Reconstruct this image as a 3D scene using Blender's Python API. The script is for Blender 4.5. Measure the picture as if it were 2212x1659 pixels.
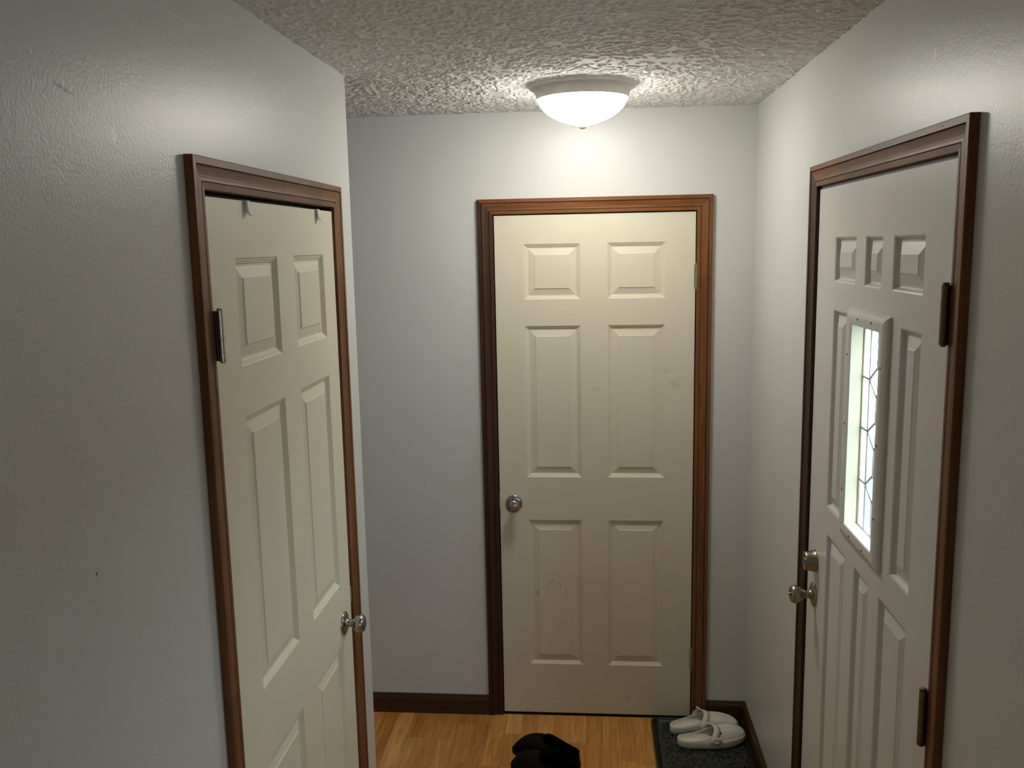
import bpy, math, random
import numpy as np
from mathutils import Matrix, Vector

# ------------------------------------------------------------------ camera / world / light
for o in list(bpy.data.objects):
    bpy.data.objects.remove(o, do_unlink=True)
SC = bpy.context.scene
COL = SC.collection
random.seed(11)
RNG = np.random.default_rng(5)

cam_d = bpy.data.cameras.new('camera')
cam = bpy.data.objects.new('camera', cam_d)
COL.objects.link(cam)
cam_d.sensor_width = 36.0
cam_d.lens = 31.3458
cam_d.clip_start = 0.02
_R = ((0.9961423488, 0.0057703808, 0.0875621127),
      (0.0856015862, 0.1556511532, -0.9840960761),
      (-0.0193077530, 0.9877952324, 0.1545567516))
cam.matrix_world = Matrix.Translation((0.36564, -3.41971, 1.91922)) @ Matrix(_R).to_4x4()
SC.camera = cam

SKY = (0.74, 0.88, 1.0)
SKY_STRENGTH = 11.0
world = bpy.data.worlds.new('world')
SC.world = world
world.use_nodes = True
_bg = world.node_tree.nodes['Background']
_bg.inputs['Color'].default_value = (*SKY, 1)
_bg.inputs['Strength'].default_value = SKY_STRENGTH

LAMP_STRENGTH = 20.5
LAMP_COLOR = (1.0, 0.96, 0.87)

SC.view_settings.view_transform = 'Standard'
SC.view_settings.look = 'None'
SC.view_settings.exposure = 1.0
SC.view_settings.gamma = 1.0
SC.view_settings.use_curve_mapping = False

# main planes of the place (metres)
XL, XR, YB, H = -0.332, 0.9794, 0.0, 2.407       # left wall, right wall, back wall, ceiling
YC = -0.809                                       # outside corner of the left wall
X_ALC, X_ROOM, Y_REAR, Y_RIGHT_END = -1.6, 3.6, -6.0, -2.7
WT = 0.12                                         # wall thickness


# ------------------------------------------------------------------ helpers
def link(o, parent=None):
    COL.objects.link(o)
    if parent is not None:
        o.parent = parent
    return o


class MB:
    def __init__(self):
        self.v, self.f, self.sm = [], [], []

    def add(self, vs, fs, smooth=False):
        n = len(self.v)
        self.v += [tuple(map(float, p)) for p in vs]
        self.f += [tuple(i + n for i in q) for q in fs]
        self.sm += [smooth] * len(fs)
        return self

    def box(self, a, b, bev=0.0):
        x0, y0, z0 = [min(a[i], b[i]) for i in range(3)]
        x1, y1, z1 = [max(a[i], b[i]) for i in range(3)]
        if bev <= 0:
            vs = [(x, y, z) for x in (x0, x1) for y in (y0, y1) for z in (z0, z1)]
            fs = [(0, 1, 3, 2), (4, 6, 7, 5), (0, 4, 5, 1), (2, 3, 7, 6), (0, 2, 6, 4), (1, 5, 7, 3)]
            return self.add(vs, fs)
        import bmesh
        bm = bmesh.new()
        bmesh.ops.create_cube(bm, size=1.0)
        for v in bm.verts:
            v.co = Vector(((x0 + x1) / 2 + v.co.x * (x1 - x0), (y0 + y1) / 2 + v.co.y * (y1 - y0), (z0 + z1) / 2 + v.co.z * (z1 - z0)))
        bmesh.ops.bevel(bm, geom=list(bm.edges), offset=bev, segments=2, affect='EDGES', profile=0.5)
        bm.verts.index_update()
        vs = [tuple(v.co) for v in bm.verts]
        fs = [tuple(v.index for v in f.verts) for f in bm.faces]
        bm.free()
        return self.add(vs, fs)

    def lathe(self, prof, n=40, axis='z', center=(0, 0, 0), smooth=True):
        """prof: (radius, height); axis z up or y- (height goes to -y)."""
        vs, fs = [], []
        for (r, h) in prof:
            for k in range(n):
                a = 2 * math.pi * k / n
                if axis == 'z':
                    p = (r * math.cos(a), r * math.sin(a), h)
                elif axis == '-y':
                    p = (r * math.cos(a), -h, r * math.sin(a))
                vs.append((p[0] + center[0], p[1] + center[1], p[2] + center[2]))
        m = len(prof)
        for i in range(m - 1):
            for k in range(n):
                k2 = (k + 1) % n
                fs.append((i * n + k, i * n + k2, (i + 1) * n + k2, (i + 1) * n + k))
        self.add(vs, fs, smooth)
        self.add(vs[:n], [tuple(range(n))[::-1]])
        return self.add(vs[-n:], [tuple(range(n))])

    def tube(self, pts, r, n=8, smooth=True, flat=1.0, closed=False):
        pts = [Vector(p) for p in pts]
        vs, fs = [], []
        m = len(pts)
        for i, p in enumerate(pts):
            a = pts[(i - 1) % m] if (closed or i > 0) else pts[i]
            b = pts[(i + 1) % m] if (closed or i < m - 1) else pts[i]
            t = (b - a).normalized()
            up = Vector((0, 0, 1)) if abs(t.z) < 0.9 else Vector((1, 0, 0))
            s = t.cross(up).normalized()
            u = s.cross(t)
            for k in range(n):
                q = 2 * math.pi * k / n
                vs.append(p + s * (r * math.cos(q)) + u * (r * flat * math.sin(q)))
        for i in range(m if closed else m - 1):
            j = (i + 1) % m
            for k in range(n):
                k2 = (k + 1) % n
                fs.append((i * n + k, i * n + k2, j * n + k2, j * n + k))
        if not closed:
            fs.append(tuple(range(n))[::-1])
            fs.append(tuple((m - 1) * n + k for k in range(n)))
        return self.add(vs, fs, smooth)

    def mesh(self, name, mat=None):
        me = bpy.data.meshes.new(name)
        me.from_pydata(self.v, [], self.f)
        me.polygons.foreach_set('use_smooth', self.sm)
        if mat:
            me.materials.append(mat)
        me.validate()
        me.update()
        import bmesh
        bm = bmesh.new()
        bm.from_mesh(me)
        bmesh.ops.recalc_face_normals(bm, faces=bm.faces)
        bm.to_mesh(me)
        bm.free()
        return me

    def build(self, name, mat=None, parent=None, kind=None):
        o = bpy.data.objects.new(name, self.mesh(name, mat))
        link(o, parent)
        if kind:
            o['kind'] = kind
        return o


def tag(o, label, cat=None, group=None, kind=None):
    if label:
        o['label'] = label
    if cat:
        o['category'] = cat
    if group:
        o['group'] = group
    if kind:
        o['kind'] = kind
    return o


def empty(name, loc=(0, 0, 0), rz=0.0):
    o = bpy.data.objects.new(name, None)
    o.empty_display_size = 0.05
    link(o)
    o.location = loc
    o.rotation_euler = (0, 0, rz)
    return o


# ------------------------------------------------------------------ materials
def mat_new(name):
    m = bpy.data.materials.new(name)
    m.use_nodes = True
    nt = m.node_tree
    return m, nt, nt.nodes['Principled BSDF']


def N(nt, t, **kw):
    n = nt.nodes.new(t)
    for k, v in kw.items():
        setattr(n, k, v)
    return n


def noise(nt, vec, scale, detail=3.0, rough=0.5, dist=0.0):
    n = N(nt, 'ShaderNodeTexNoise')
    n.inputs['Scale'].default_value = scale
    n.inputs['Detail'].default_value = detail
    n.inputs['Roughness'].default_value = rough
    n.inputs['Distortion'].default_value = dist
    nt.links.new(vec, n.inputs['Vector'])
    return n.outputs['Fac']


def ramp(nt, fac, stops):
    r = N(nt, 'ShaderNodeValToRGB')
    cr = r.color_ramp
    while len(cr.elements) < len(stops):
        cr.elements.new(0.5)
    for e, (p, c) in zip(cr.elements, stops):
        e.position = p
        e.color = (*c, 1) if len(c) == 3 else c
    nt.links.new(fac, r.inputs['Fac'])
    return r.outputs['Color']


def mix(nt, fac, a, b, blend='MIX'):
    m = N(nt, 'ShaderNodeMix', data_type='RGBA', blend_type=blend)
    for sock, val in ((m.inputs[0], fac), (m.inputs[6], a), (m.inputs[7], b)):
        if hasattr(val, 'is_output'):
            nt.links.new(val, sock)
        elif isinstance(val, (int, float)):
            sock.default_value = val
        else:
            sock.default_value = (*val, 1)
    return m.outputs[2]


def mth(nt, op, a, b=None, c=None, clamp=False):
    m = N(nt, 'ShaderNodeMath', operation=op, use_clamp=clamp)
    for i, val in enumerate((a, b, c)):
        if val is None:
            continue
        if hasattr(val, 'is_output'):
            nt.links.new(val, m.inputs[i])
        else:
            m.inputs[i].default_value = val
    return m.outputs[0]


def objco(nt, scale=(1, 1, 1)):
    tc = N(nt, 'ShaderNodeTexCoord')
    mp = N(nt, 'ShaderNodeMapping')
    mp.inputs['Scale'].default_value = scale
    nt.links.new(tc.outputs['Object'], mp.inputs['Vector'])
    return mp.outputs['Vector']


def bump(nt, bsdf, height, strength, dist):
    b = N(nt, 'ShaderNodeBump')
    b.inputs['Strength'].default_value = strength
    b.inputs['Distance'].default_value = dist
    nt.links.new(height, b.inputs['Height'])
    nt.links.new(b.outputs['Normal'], bsdf.inputs['Normal'])


def spot(nt, co, center, radii, soft=0.5, ring=None, ang=0.0):
    """mask (0..1) of an elliptic mark on a surface in object space; ring gives a thin drawn loop."""
    mp = N(nt, 'ShaderNodeMapping', vector_type='TEXTURE')
    mp.inputs['Location'].default_value = center
    mp.inputs['Rotation'].default_value = ang if not isinstance(ang, (int, float)) else (0, ang, 0)
    mp.inputs['Scale'].default_value = radii
    nt.links.new(co, mp.inputs['Vector'])
    ln = N(nt, 'ShaderNodeVectorMath', operation='LENGTH')
    nt.links.new(mp.outputs['Vector'], ln.inputs[0])
    d = ln.outputs['Value']
    if ring:
        e = mth(nt, 'ABSOLUTE', mth(nt, 'SUBTRACT', d, 1.0))
        return mth(nt, 'SUBTRACT', 1.0, mth(nt, 'DIVIDE', e, ring), clamp=True)
    return mth(nt, 'DIVIDE', mth(nt, 'SUBTRACT', 1.0, d), soft, clamp=True)


def paint(name, col, rough, peel=0.25, peel_scale=170.0, marks=(), grain=False, var=0.04, spec=0.5):
    m, nt, b = mat_new(name)
    co = objco(nt)
    n1 = noise(nt, co, 3.0, 3.0)
    c = mix(nt, n1, tuple(x * (1 - var) for x in col), tuple(min(1, x * (1 + var)) for x in col))
    for (center, radii, mc, amt, kw) in marks:
        msk = spot(nt, co, center, radii, **kw)
        brk = noise(nt, co, 160.0, 2.0)
        if 'ring' in kw:
            brk = mth(nt, 'MULTIPLY', mth(nt, 'SUBTRACT', noise(nt, co, 22.0, 1.0), 0.47), 9.0, clamp=True)
        msk = mth(nt, 'MULTIPLY', msk, mth(nt, 'MULTIPLY', mth(nt, 'ADD', brk, 0.15), amt * 1.5), clamp=True)
        c = mix(nt, msk, c, mc)
    nt.links.new(c, b.inputs['Base Color'])
    b.inputs['Roughness'].default_value = rough
    b.inputs['Specular IOR Level'].default_value = spec
    if grain:
        h = noise(nt, objco(nt, (8, 8, 90) if grain == 'x' else (90, 90, 5)), 6.0, 4.0, 0.6)
    else:
        h = noise(nt, co, peel_scale, 3.0, 0.55, 0.3)
    bump(nt, b, h, peel, 0.002)
    return m


def wood(name, axis, dark, light, rough=0.46, tone=0.0):
    m, nt, b = mat_new(name)
    sc = {'z': (60, 60, 3.0), 'x': (3.0, 60, 60), 'y': (60, 3.0, 60)}[axis]
    co = objco(nt, sc)
    g = noise(nt, co, 1.0, 5.0, 0.6, 0.8)
    sc2 = {'z': (0.1, 0.1, 4.2), 'x': (4.2, 0.1, 0.1), 'y': (0.1, 4.2, 0.1)}[axis]
    vo = N(nt, 'ShaderNodeTexVoronoi', voronoi_dimensions='3D')
    vo.inputs['Scale'].default_value = 1.0
    nt.links.new(objco(nt, sc2), vo.inputs['Vector'])
    sep = N(nt, 'ShaderNodeSeparateColor')
    nt.links.new(vo.outputs['Color'], sep.inputs[0])
    cl = noise(nt, objco(nt, tuple(0.15 * s for s in sc)), 1.0, 2.0, 0.5, 1.5)
    c = ramp(nt, g, [(0.30, dark), (0.72, light)])
    c = mix(nt, mth(nt, 'MULTIPLY', sep.outputs[0], 0.45), c, tuple(x * 0.55 for x in dark))
    c = mix(nt, mth(nt, 'MULTIPLY', cl, 0.35), c, light)
    nt.links.new(c, b.inputs['Base Color'])
    b.inputs['Roughness'].default_value = rough
    b.inputs['Specular IOR Level'].default_value = 0.3
    bump(nt, b, g, 0.10, 0.002)
    return m


def metal(name, col, rough, aniso=0.0):
    m, nt, b = mat_new(name)
    co = objco(nt)
    n1 = noise(nt, co, 60.0, 3.0)
    nt.links.new(ramp(nt, n1, [(0.3, tuple(x * 0.75 for x in col)), (0.7, col)]), b.inputs['Base Color'])
    b.inputs['Metallic'].default_value = 1.0
    b.inputs['Roughness'].default_value = rough
    b.inputs['Anisotropic'].default_value = aniso
    return m


def plain(name, col, rough, bscale=0.0, bstr=0.0, spec=0.5):
    m, nt, b = mat_new(name)
    co = objco(nt)
    n1 = noise(nt, co, 25.0, 3.0)
    nt.links.new(ramp(nt, n1, [(0.25, tuple(x * 0.86 for x in col)), (0.75, col)]), b.inputs['Base Color'])
    b.inputs['Roughness'].default_value = rough
    b.inputs['Specular IOR Level'].default_value = spec
    if bstr:
        bump(nt, b, noise(nt, co, bscale, 3.0), bstr, 0.002)
    return m


WALLC = (0.635, 0.64, 0.62)
M_WALL = paint('wall_paint', WALLC, 0.34, 0.26, 180.0, spec=0.32)
DARKMARK = (0.10, 0.09, 0.08)
M_WALL_L = paint('wall_paint_left', WALLC, 0.34, 0.26, 180.0, spec=0.32, marks=(
    ((XL, -2.2416, 2.1366), (0.05, 0.032, 0.004), DARKMARK, 0.6, dict(soft=0.7, ang=(math.radians(-12), 0, 0))),
    ((XL, -2.120, 2.091), (0.05, 0.010, 0.016), (0.8, 0.8, 0.78), 0.8, dict(soft=0.4)),
    ((XL, -1.88, 2.313), (0.05, 0.10, 0.0022), (0.78, 0.78, 0.76), 0.9, dict(soft=0.8)),
    ((XL, -2.27, 1.47), (0.05, 0.003, 0.003), DARKMARK, 1.0, dict(soft=0.5)),
))
M_WALL_R = paint('wall_paint_right', WALLC, 0.34, 0.26, 180.0, spec=0.32, marks=(
    ((XR, -1.7047, 2.238), (0.05, 0.007, 0.015), (0.86, 0.86, 0.84), 0.8, dict(soft=0.4)),
))
CREAM = (0.69, 0.655, 0.52)
SMUDGE = (0.36, 0.33, 0.25)
M_DOOR_BACK = paint('cream_door_paint', CREAM, 0.46, 0.05, 300.0, grain='z', marks=(
    ((0.215, -0.003, 0.541), (0.028, 0.05, 0.040), (0.30, 0.24, 0.18), 0.55, dict(ring=0.09, ang=0.2)),
    ((0.195, -0.003, 0.530), (0.062, 0.05, 0.085), (0.30, 0.24, 0.18), 0.30, dict(ring=0.035, ang=0.5)),
    ((0.149, -0.003, 0.527), (0.006, 0.05, 0.013), (0.2, 0.15, 0.12), 0.8, dict(soft=0.8)),
    ((0.69, -0.003, 1.375), (0.035, 0.05, 0.018), SMUDGE, 0.35, dict(soft=0.9, ang=0.6)),
    ((0.66, -0.003, 1.43), (0.02, 0.05, 0.014), SMUDGE, 0.3, dict(soft=0.9)),
    ((0.385, -0.003, 1.36), (0.028, 0.05, 0.016), SMUDGE, 0.25, dict(soft=0.9)),
    ((0.515, -0.003, 0.085), (0.012, 0.05, 0.014), SMUDGE, 0.45, dict(soft=0.9)),
    ((0.675, -0.003, 0.71), (0.007, 0.05, 0.009), (0.42, 0.28, 0.18), 0.5, dict(soft=0.9)),
    ((0.21, -0.003, 0.075), (0.022, 0.05, 0.003), SMUDGE, 0.4, dict(soft=0.9)),
))
M_DOOR_LEFT = paint('cream_closet_door_paint', (0.765, 0.735, 0.585), 0.44, 0.10, 300.0, grain='x')
M_DOOR_RIGHT = paint('white_entry_door_paint', (0.69, 0.685, 0.665), 0.36, 0.05, 300.0, marks=(
    ((0.700, -0.003, 1.015), (0.005, 0.05, 0.012), DARKMARK, 0.8, dict(ring=0.35)),
    ((0.565, -0.003, 0.80), (0.004, 0.05, 0.005), DARKMARK, 0.8, dict(soft=0.8)),
    ((0.262, -0.003, 1.137), (0.003, 0.05, 0.010), DARKMARK, 0.6, dict(ring=0.4)),
    ((0.075, -0.003, 1.20), (0.012, 0.05, 0.05), (0.42, 0.38, 0.33), 0.5, dict(soft=0.9)),
))
WD, WL = (0.092, 0.033, 0.010), (0.290, 0.120, 0.043)
M_WOOD_Z = wood('stained_wood_upright', 'z', WD, WL)
M_WOOD_X = wood('stained_wood_head', 'x', WD, WL)
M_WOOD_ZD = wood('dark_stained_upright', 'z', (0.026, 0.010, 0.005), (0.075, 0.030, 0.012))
M_JAMB = wood('stained_wood_jamb', 'z', (0.03, 0.012, 0.007), (0.07, 0.03, 0.015))
M_NICKEL = metal('brushed_nickel', (0.42, 0.39, 0.35), 0.24, 0.4)
M_PEWTER = metal('antique_nickel', (0.42, 0.37, 0.28), 0.30)
M_HINGE = metal('hinge_steel', (0.62, 0.58, 0.52), 0.26)
M_BRASS = metal('aged_brass_hinge', (0.20, 0.15, 0.09), 0.36)
M_WHITE = plain('white_enamel', (0.78, 0.78, 0.77), 0.35)
M_LAMPRING = plain('lamp_ring_enamel', (0.86, 0.82, 0.78), 0.4)
M_DARK = plain('nail_hole_filler', (0.02, 0.014, 0.01), 0.8)
M_LEAD = plain('lead_came', (0.42, 0.42, 0.40), 0.4)
M_STRIP = plain('grey_weatherstrip', (0.34, 0.33, 0.32), 0.6)
M_BLACKSTRIP = plain('black_gasket', (0.015, 0.015, 0.017), 0.5)
M_TRAY = plain('black_rubber', (0.008, 0.009, 0.008), 0.42, 300, 0.1)
M_TRAYFIELD = plain('dark_green_rubber', (0.036, 0.043, 0.033), 0.42, 500, 0.25)
M_SCROLL = plain('dark_scroll_rubber', (0.010, 0.012, 0.009), 0.30)
M_EVA = plain('white_foam', (0.78, 0.74, 0.65), 0.55, 400, 0.12)
M_EVABED = plain('cream_footbed', (0.82, 0.79, 0.66), 0.6, 400, 0.15)
M_SUEDE = plain('dark_brown_suede', (0.0080, 0.0052, 0.0034), 0.8, 500, 0.3, 0.12)
M_FLEECE = plain('black_lining', (0.0025, 0.002, 0.002), 0.95, 700, 0.6, 0.05)
M_SOLE = plain('brown_sole', (0.014, 0.007, 0.004), 0.7, 300, 0.1, 0.15)
M_BASEWOOD = wood('baseboard_wood', 'x', (0.035, 0.014, 0.006), (0.095, 0.042, 0.016))


def ceiling_mat():
    m, nt, b = mat_new('ceiling_texture_paint')
    co = objco(nt)
    n1 = noise(nt, co, 2.2, 3.0)
    nt.links.new(ramp(nt, n1, [(0.3, (0.76, 0.76, 0.74)), (0.7, (0.82, 0.82, 0.80))]), b.inputs['Base Color'])
    b.inputs['Roughness'].default_value = 0.85
    b.inputs['Specular IOR Level'].default_value = 0.25
    bump(nt, b, noise(nt, co, 220, 3.0), 0.25, 0.002)
    return m


M_CEIL = ceiling_mat()


def plank_mat():
    m, nt, b = mat_new('beech_laminate')
    oi = N(nt, 'ShaderNodeObjectInfo')
    geo = N(nt, 'ShaderNodeNewGeometry')
    mp = N(nt, 'ShaderNodeMapping')
    mp.inputs['Scale'].default_value = (38, 2.6, 1)
    nt.links.new(geo.outputs['Position'], mp.inputs['Vector'])
    vm = N(nt, 'ShaderNodeVectorMath', operation='MULTIPLY_ADD')
    cmb = N(nt, 'ShaderNodeCombineXYZ')
    nt.links.new(oi.outputs['Random'], cmb.inputs[0])
    nt.links.new(oi.outputs['Random'], cmb.inputs[1])
    vm.inputs[1].default_value = (37, 53, 0)
    nt.links.new(cmb.outputs[0], vm.inputs[0])
    nt.links.new(mp.outputs['Vector'], vm.inputs[2])
    g = noise(nt, vm.outputs[0], 1.0, 5.0, 0.55, 1.6)
    base = ramp(nt, oi.outputs['Random'], [(0.0, (0.52, 0.225, 0.052)), (0.35, (0.64, 0.305, 0.076)), (0.7, (0.72, 0.37, 0.104)), (1.0, (0.84, 0.49, 0.175))])
    dk = mix(nt, 1.0, base, (0.74, 0.66, 0.55), 'MULTIPLY')
    c = mix(nt, ramp(nt, g, [(0.40, (1, 1, 1)), (0.62, (0, 0, 0))]), base, dk)
    nt.links.new(c, b.inputs['Base Color'])
    b.inputs['Roughness'].default_value = 0.33
    return m


M_PLANK = plank_mat()
M_FLOORBASE = plain('floor_underlay', (0.10, 0.045, 0.015), 0.7)


def glass_mat(name, tint, trans, transl, bscale, bstr):
    m = bpy.data.materials.new(name)
    m.use_nodes = True
    nt = m.node_tree
    for n in list(nt.nodes):
        nt.nodes.remove(n)
    out = N(nt, 'ShaderNodeOutputMaterial')
    tr = N(nt, 'ShaderNodeBsdfTransparent')
    tr.inputs['Color'].default_value = (*tint, 1)
    tl = N(nt, 'ShaderNodeBsdfTranslucent')
    tl.inputs['Color'].default_value = (*[0.16 * t for t in tint], 1)
    gl = N(nt, 'ShaderNodeBsdfGlossy')
    gl.inputs['Roughness'].default_value = 0.12
    gl.inputs['Color'].default_value = (0.9, 0.9, 0.9, 1)
    co = objco(nt)
    bp = N(nt, 'ShaderNodeBump')
    bp.inputs['Strength'].default_value = bstr
    bp.inputs['Distance'].default_value = 0.003
    ht = noise(nt, co, bscale, 3.0, 0.6, 1.0)
    nt.links.new(ht, bp.inputs['Height'])
    nt.links.new(bp.outputs['Normal'], gl.inputs['Normal'])
    nt.links.new(bp.outputs['Normal'], tl.inputs['Normal'])
    m1 = N(nt, 'ShaderNodeMixShader')
    nt.links.new(mth(nt, 'MULTIPLY_ADD', ht, 0.2, transl / (trans + transl) - 0.1, clamp=True), m1.inputs[0])
    nt.links.new(tr.outputs[0], m1.inputs[1])
    nt.links.new(tl.outputs[0], m1.inputs[2])
    m2 = N(nt, 'ShaderNodeMixShader')
    m2.inputs[0].default_value = max(0.0, 1 - trans - transl)
    nt.links.new(m1.outputs[0], m2.inputs[1])
    nt.links.new(gl.outputs[0], m2.inputs[2])
    nt.links.new(m2.outputs[0], out.inputs['Surface'])
    return m


M_GLASS_CLEAR = glass_mat('textured_clear_glass', (0.93, 0.96, 0.955), 0.80, 0.14, 180, 0.5)
M_GLASS_BEVEL = glass_mat('bevelled_blue_glass', (0.90, 0.95, 1.0), 0.82, 0.12, 40, 0.3)
M_GLASS_WIN = glass_mat('fill_window_glass', (0.97, 0.98, 0.98), 0.88, 0.08, 2, 0.0)
M_GLASS_CREAM = glass_mat('cream_border_glass', (0.96, 0.93, 0.78), 0.70, 0.22, 220, 0.6)


# ------------------------------------------------------------------ room shell
def wall_pieces(name, boxes, mat):
    mb = MB()
    for a, b in boxes:
        mb.box(a, b)
    return mb.build(name, mat, None, 'structure')


# door openings (rough), along each wall
BD0, BD1, BDT = -0.012, 0.777, 2.044                 # back door: x range, top
LD0, LD1, LDT = -1.846, -1.002, 2.038                # left door: y range, top
RD0, RD1, RDT = -1.866, -0.916, 2.066                # entry door: y range, top
NICHE = 0.10

o = wall_pieces('wall_back', [
    ((X_ALC - WT, YB, 0), (BD0, YB + WT, H)), ((BD1, YB, 0), (XR + WT, YB + WT, H)),
    ((BD0, YB, BDT), (BD1, YB + WT, H)), ((BD0, YB + NICHE, 0), (BD1, YB + WT, BDT))], M_WALL)
tag(o, 'light grey painted back wall around the plain cream six panel door')
o = wall_pieces('wall_left', [
    ((XL - WT, YC, 0), (XL, LD1, H)), ((XL - WT, LD0, 0), (XL, Y_REAR, H)),
    ((XL - WT, LD0, LDT), (XL, LD1, H)), ((XL - WT, LD0, 0), (XL - NICHE, LD1, LDT)),
    ((X_ALC, YC - WT, 0), (XL - WT, YC, H))], M_WALL_L)
tag(o, 'light grey painted left wall with a glossy orange peel finish')
o = wall_pieces('wall_right', [
    ((XR, RD1, 0), (XR + WT, YB, H)), ((XR, Y_RIGHT_END, 0), (XR + WT, RD0, H)),
    ((XR, RD0, RDT), (XR + WT, RD1, H)), ((XR + WT, Y_RIGHT_END, 0), (X_ROOM + WT, Y_RIGHT_END + WT, H))], M_WALL_R)
tag(o, 'light grey painted right wall around the entry door')
wall_pieces('wall_alcove', [((X_ALC - WT, YC - WT, 0), (X_ALC, YB, H))], M_WALL)
wall_pieces('wall_room', [((X_ROOM, Y_REAR, 0), (X_ROOM + WT, Y_RIGHT_END, H))], M_WALL)
WX0, WX1, WZ0, WZ1 = 1.75, 2.5, 0.9, 1.9
wall_pieces('wall_rear', [
    ((XL - WT, Y_REAR - WT, 0), (WX0, Y_REAR, H)), ((WX1, Y_REAR - WT, 0), (X_ROOM + WT, Y_REAR, H)),
    ((WX0, Y_REAR - WT, 0), (WX1, Y_REAR, WZ0)), ((WX0, Y_REAR - WT, WZ1), (WX1, Y_REAR, H))], M_WALL)
# unseen window added behind the camera to bring in fill daylight
wf = MB()
for a, b in (((WX0, WZ0), (WX0 + .05, WZ1)), ((WX1 - .05, WZ0), (WX1, WZ1)), ((WX0 + .05, WZ0), (WX1 - .05, WZ0 + .05)),
             ((WX0 + .05, WZ1 - .05), (WX1 - .05, WZ1)), ((WX0 + .05, 1.38), (WX1 - .05, 1.42))):
    wf.box((a[0], Y_REAR - 0.09, a[1]), (b[0], Y_REAR - 0.04, b[1]))
win = wf.build('fill_window_1', M_WHITE, None, 'structure')
for za, zb in ((WZ0 + .05, 1.38), (1.42, WZ1 - .05)):
    MB().box((WX0 + .05, Y_REAR - .067, za), (WX1 - .05, Y_REAR - .063, zb)).build('pane', M_GLASS_WIN, win)

# ceiling: brushed stomp texture modelled in the hall, plain slab behind
def ceiling():
    x0, x1, y0, y1, st = -0.9, XR, -2.3, 0.0, 0.0031
    nx, ny = int((x1 - x0) / st) + 1, int((y1 - y0) / st) + 1
    Z = np.zeros((ny, nx), np.float32)
    xs = np.linspace(x0, x1, nx)
    ys = np.linspace(y0, y1, ny)
    dx = xs[1] - xs[0]
    dy = ys[1] - ys[0]
    def stamp(cx, cy, ang, ln, wd, ht):
        R = max(ln, wd) * 1.1
        i0, i1 = max(0, int((cx - R - x0) / dx)), min(nx, int((cx + R - x0) / dx) + 2)
        j0, j1 = max(0, int((cy - R - y0) / dy)), min(ny, int((cy + R - y0) / dy) + 2)
        if i1 <= i0 or j1 <= j0:
            return
        X, Y = np.meshgrid(xs[i0:i1] - cx, ys[j0:j1] - cy)
        c, s = math.cos(ang), math.sin(ang)
        u = (X * c + Y * s) / ln
        v = (-X * s + Y * c) / wd
        q = 1 - u * u - v * v
        h = ht * np.clip(q * 3.2, 0, 1)
        blk = Z[j0:j1, i0:i1]
        np.maximum(blk, h, out=blk)
    n_st = 900
    for _ in range(n_st):
        cx, cy = RNG.uniform(x0, x1), RNG.uniform(y0, y1)
        a0 = RNG.uniform(0, 6.28)
        nr = int(RNG.integers(12, 20))
        for k in range(nr):
            a = a0 + 6.283 * k / nr + RNG.normal(0, 0.25)
            r = RNG.uniform(0.014, 0.085)
            stamp(cx + r * math.cos(a), cy + r * math.sin(a), a + RNG.normal(0, 0.3), RNG.uniform(0.006, 0.016), RNG.uniform(0.0030, 0.0062), RNG.uniform(0.0015, 0.0046))
    for _ in range(7000):
        stamp(RNG.uniform(x0, x1), RNG.uniform(y0, y1), RNG.uniform(0, 3.14), RNG.uniform(0.004, 0.011), RNG.uniform(0.003, 0.006), RNG.uniform(0.001, 0.0038))
    Z += RNG.normal(0, 0.00012, Z.shape).astype(np.float32)
    Z = np.clip(Z, 0, None)
    X, Y = np.meshgrid(xs, ys)
    co = np.stack([X, Y, H - Z], -1).reshape(-1, 3).astype(np.float32)
    idx = np.arange(nx * ny).reshape(ny, nx)
    q = np.stack([idx[:-1, :-1], idx[1:, :-1], idx[1:, 1:], idx[:-1, 1:]], -1).reshape(-1, 4)
    me = bpy.data.meshes.new('ceiling')
    me.vertices.add(len(co))
    me.vertices.foreach_set('co', co.ravel())
    me.loops.add(q.size)
    me.loops.foreach_set('vertex_index', q.ravel().astype(np.int32))
    me.polygons.add(len(q))
    me.polygons.foreach_set('loop_start', np.arange(0, q.size, 4, dtype=np.int32))
    me.polygons.foreach_set('use_smooth', np.ones(len(q), bool))
    me.update(calc_edges=True)
    me.materials.append(M_CEIL)
    o = bpy.data.objects.new('ceiling', me)
    link(o)
    tag(o, 'off white ceiling with a rough brushed stomp texture', kind='structure')
    MB().box((X_ALC - WT, Y_RIGHT_END, H + 0.0005), (XR + WT, YB + WT, H + 0.1)).box((X_ALC - WT, Y_REAR - WT, H + 0.0005), (X_ROOM + WT, Y_RIGHT_END, H + 0.1)).build('backing_board', M_CEIL, o)


ceiling()

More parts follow.
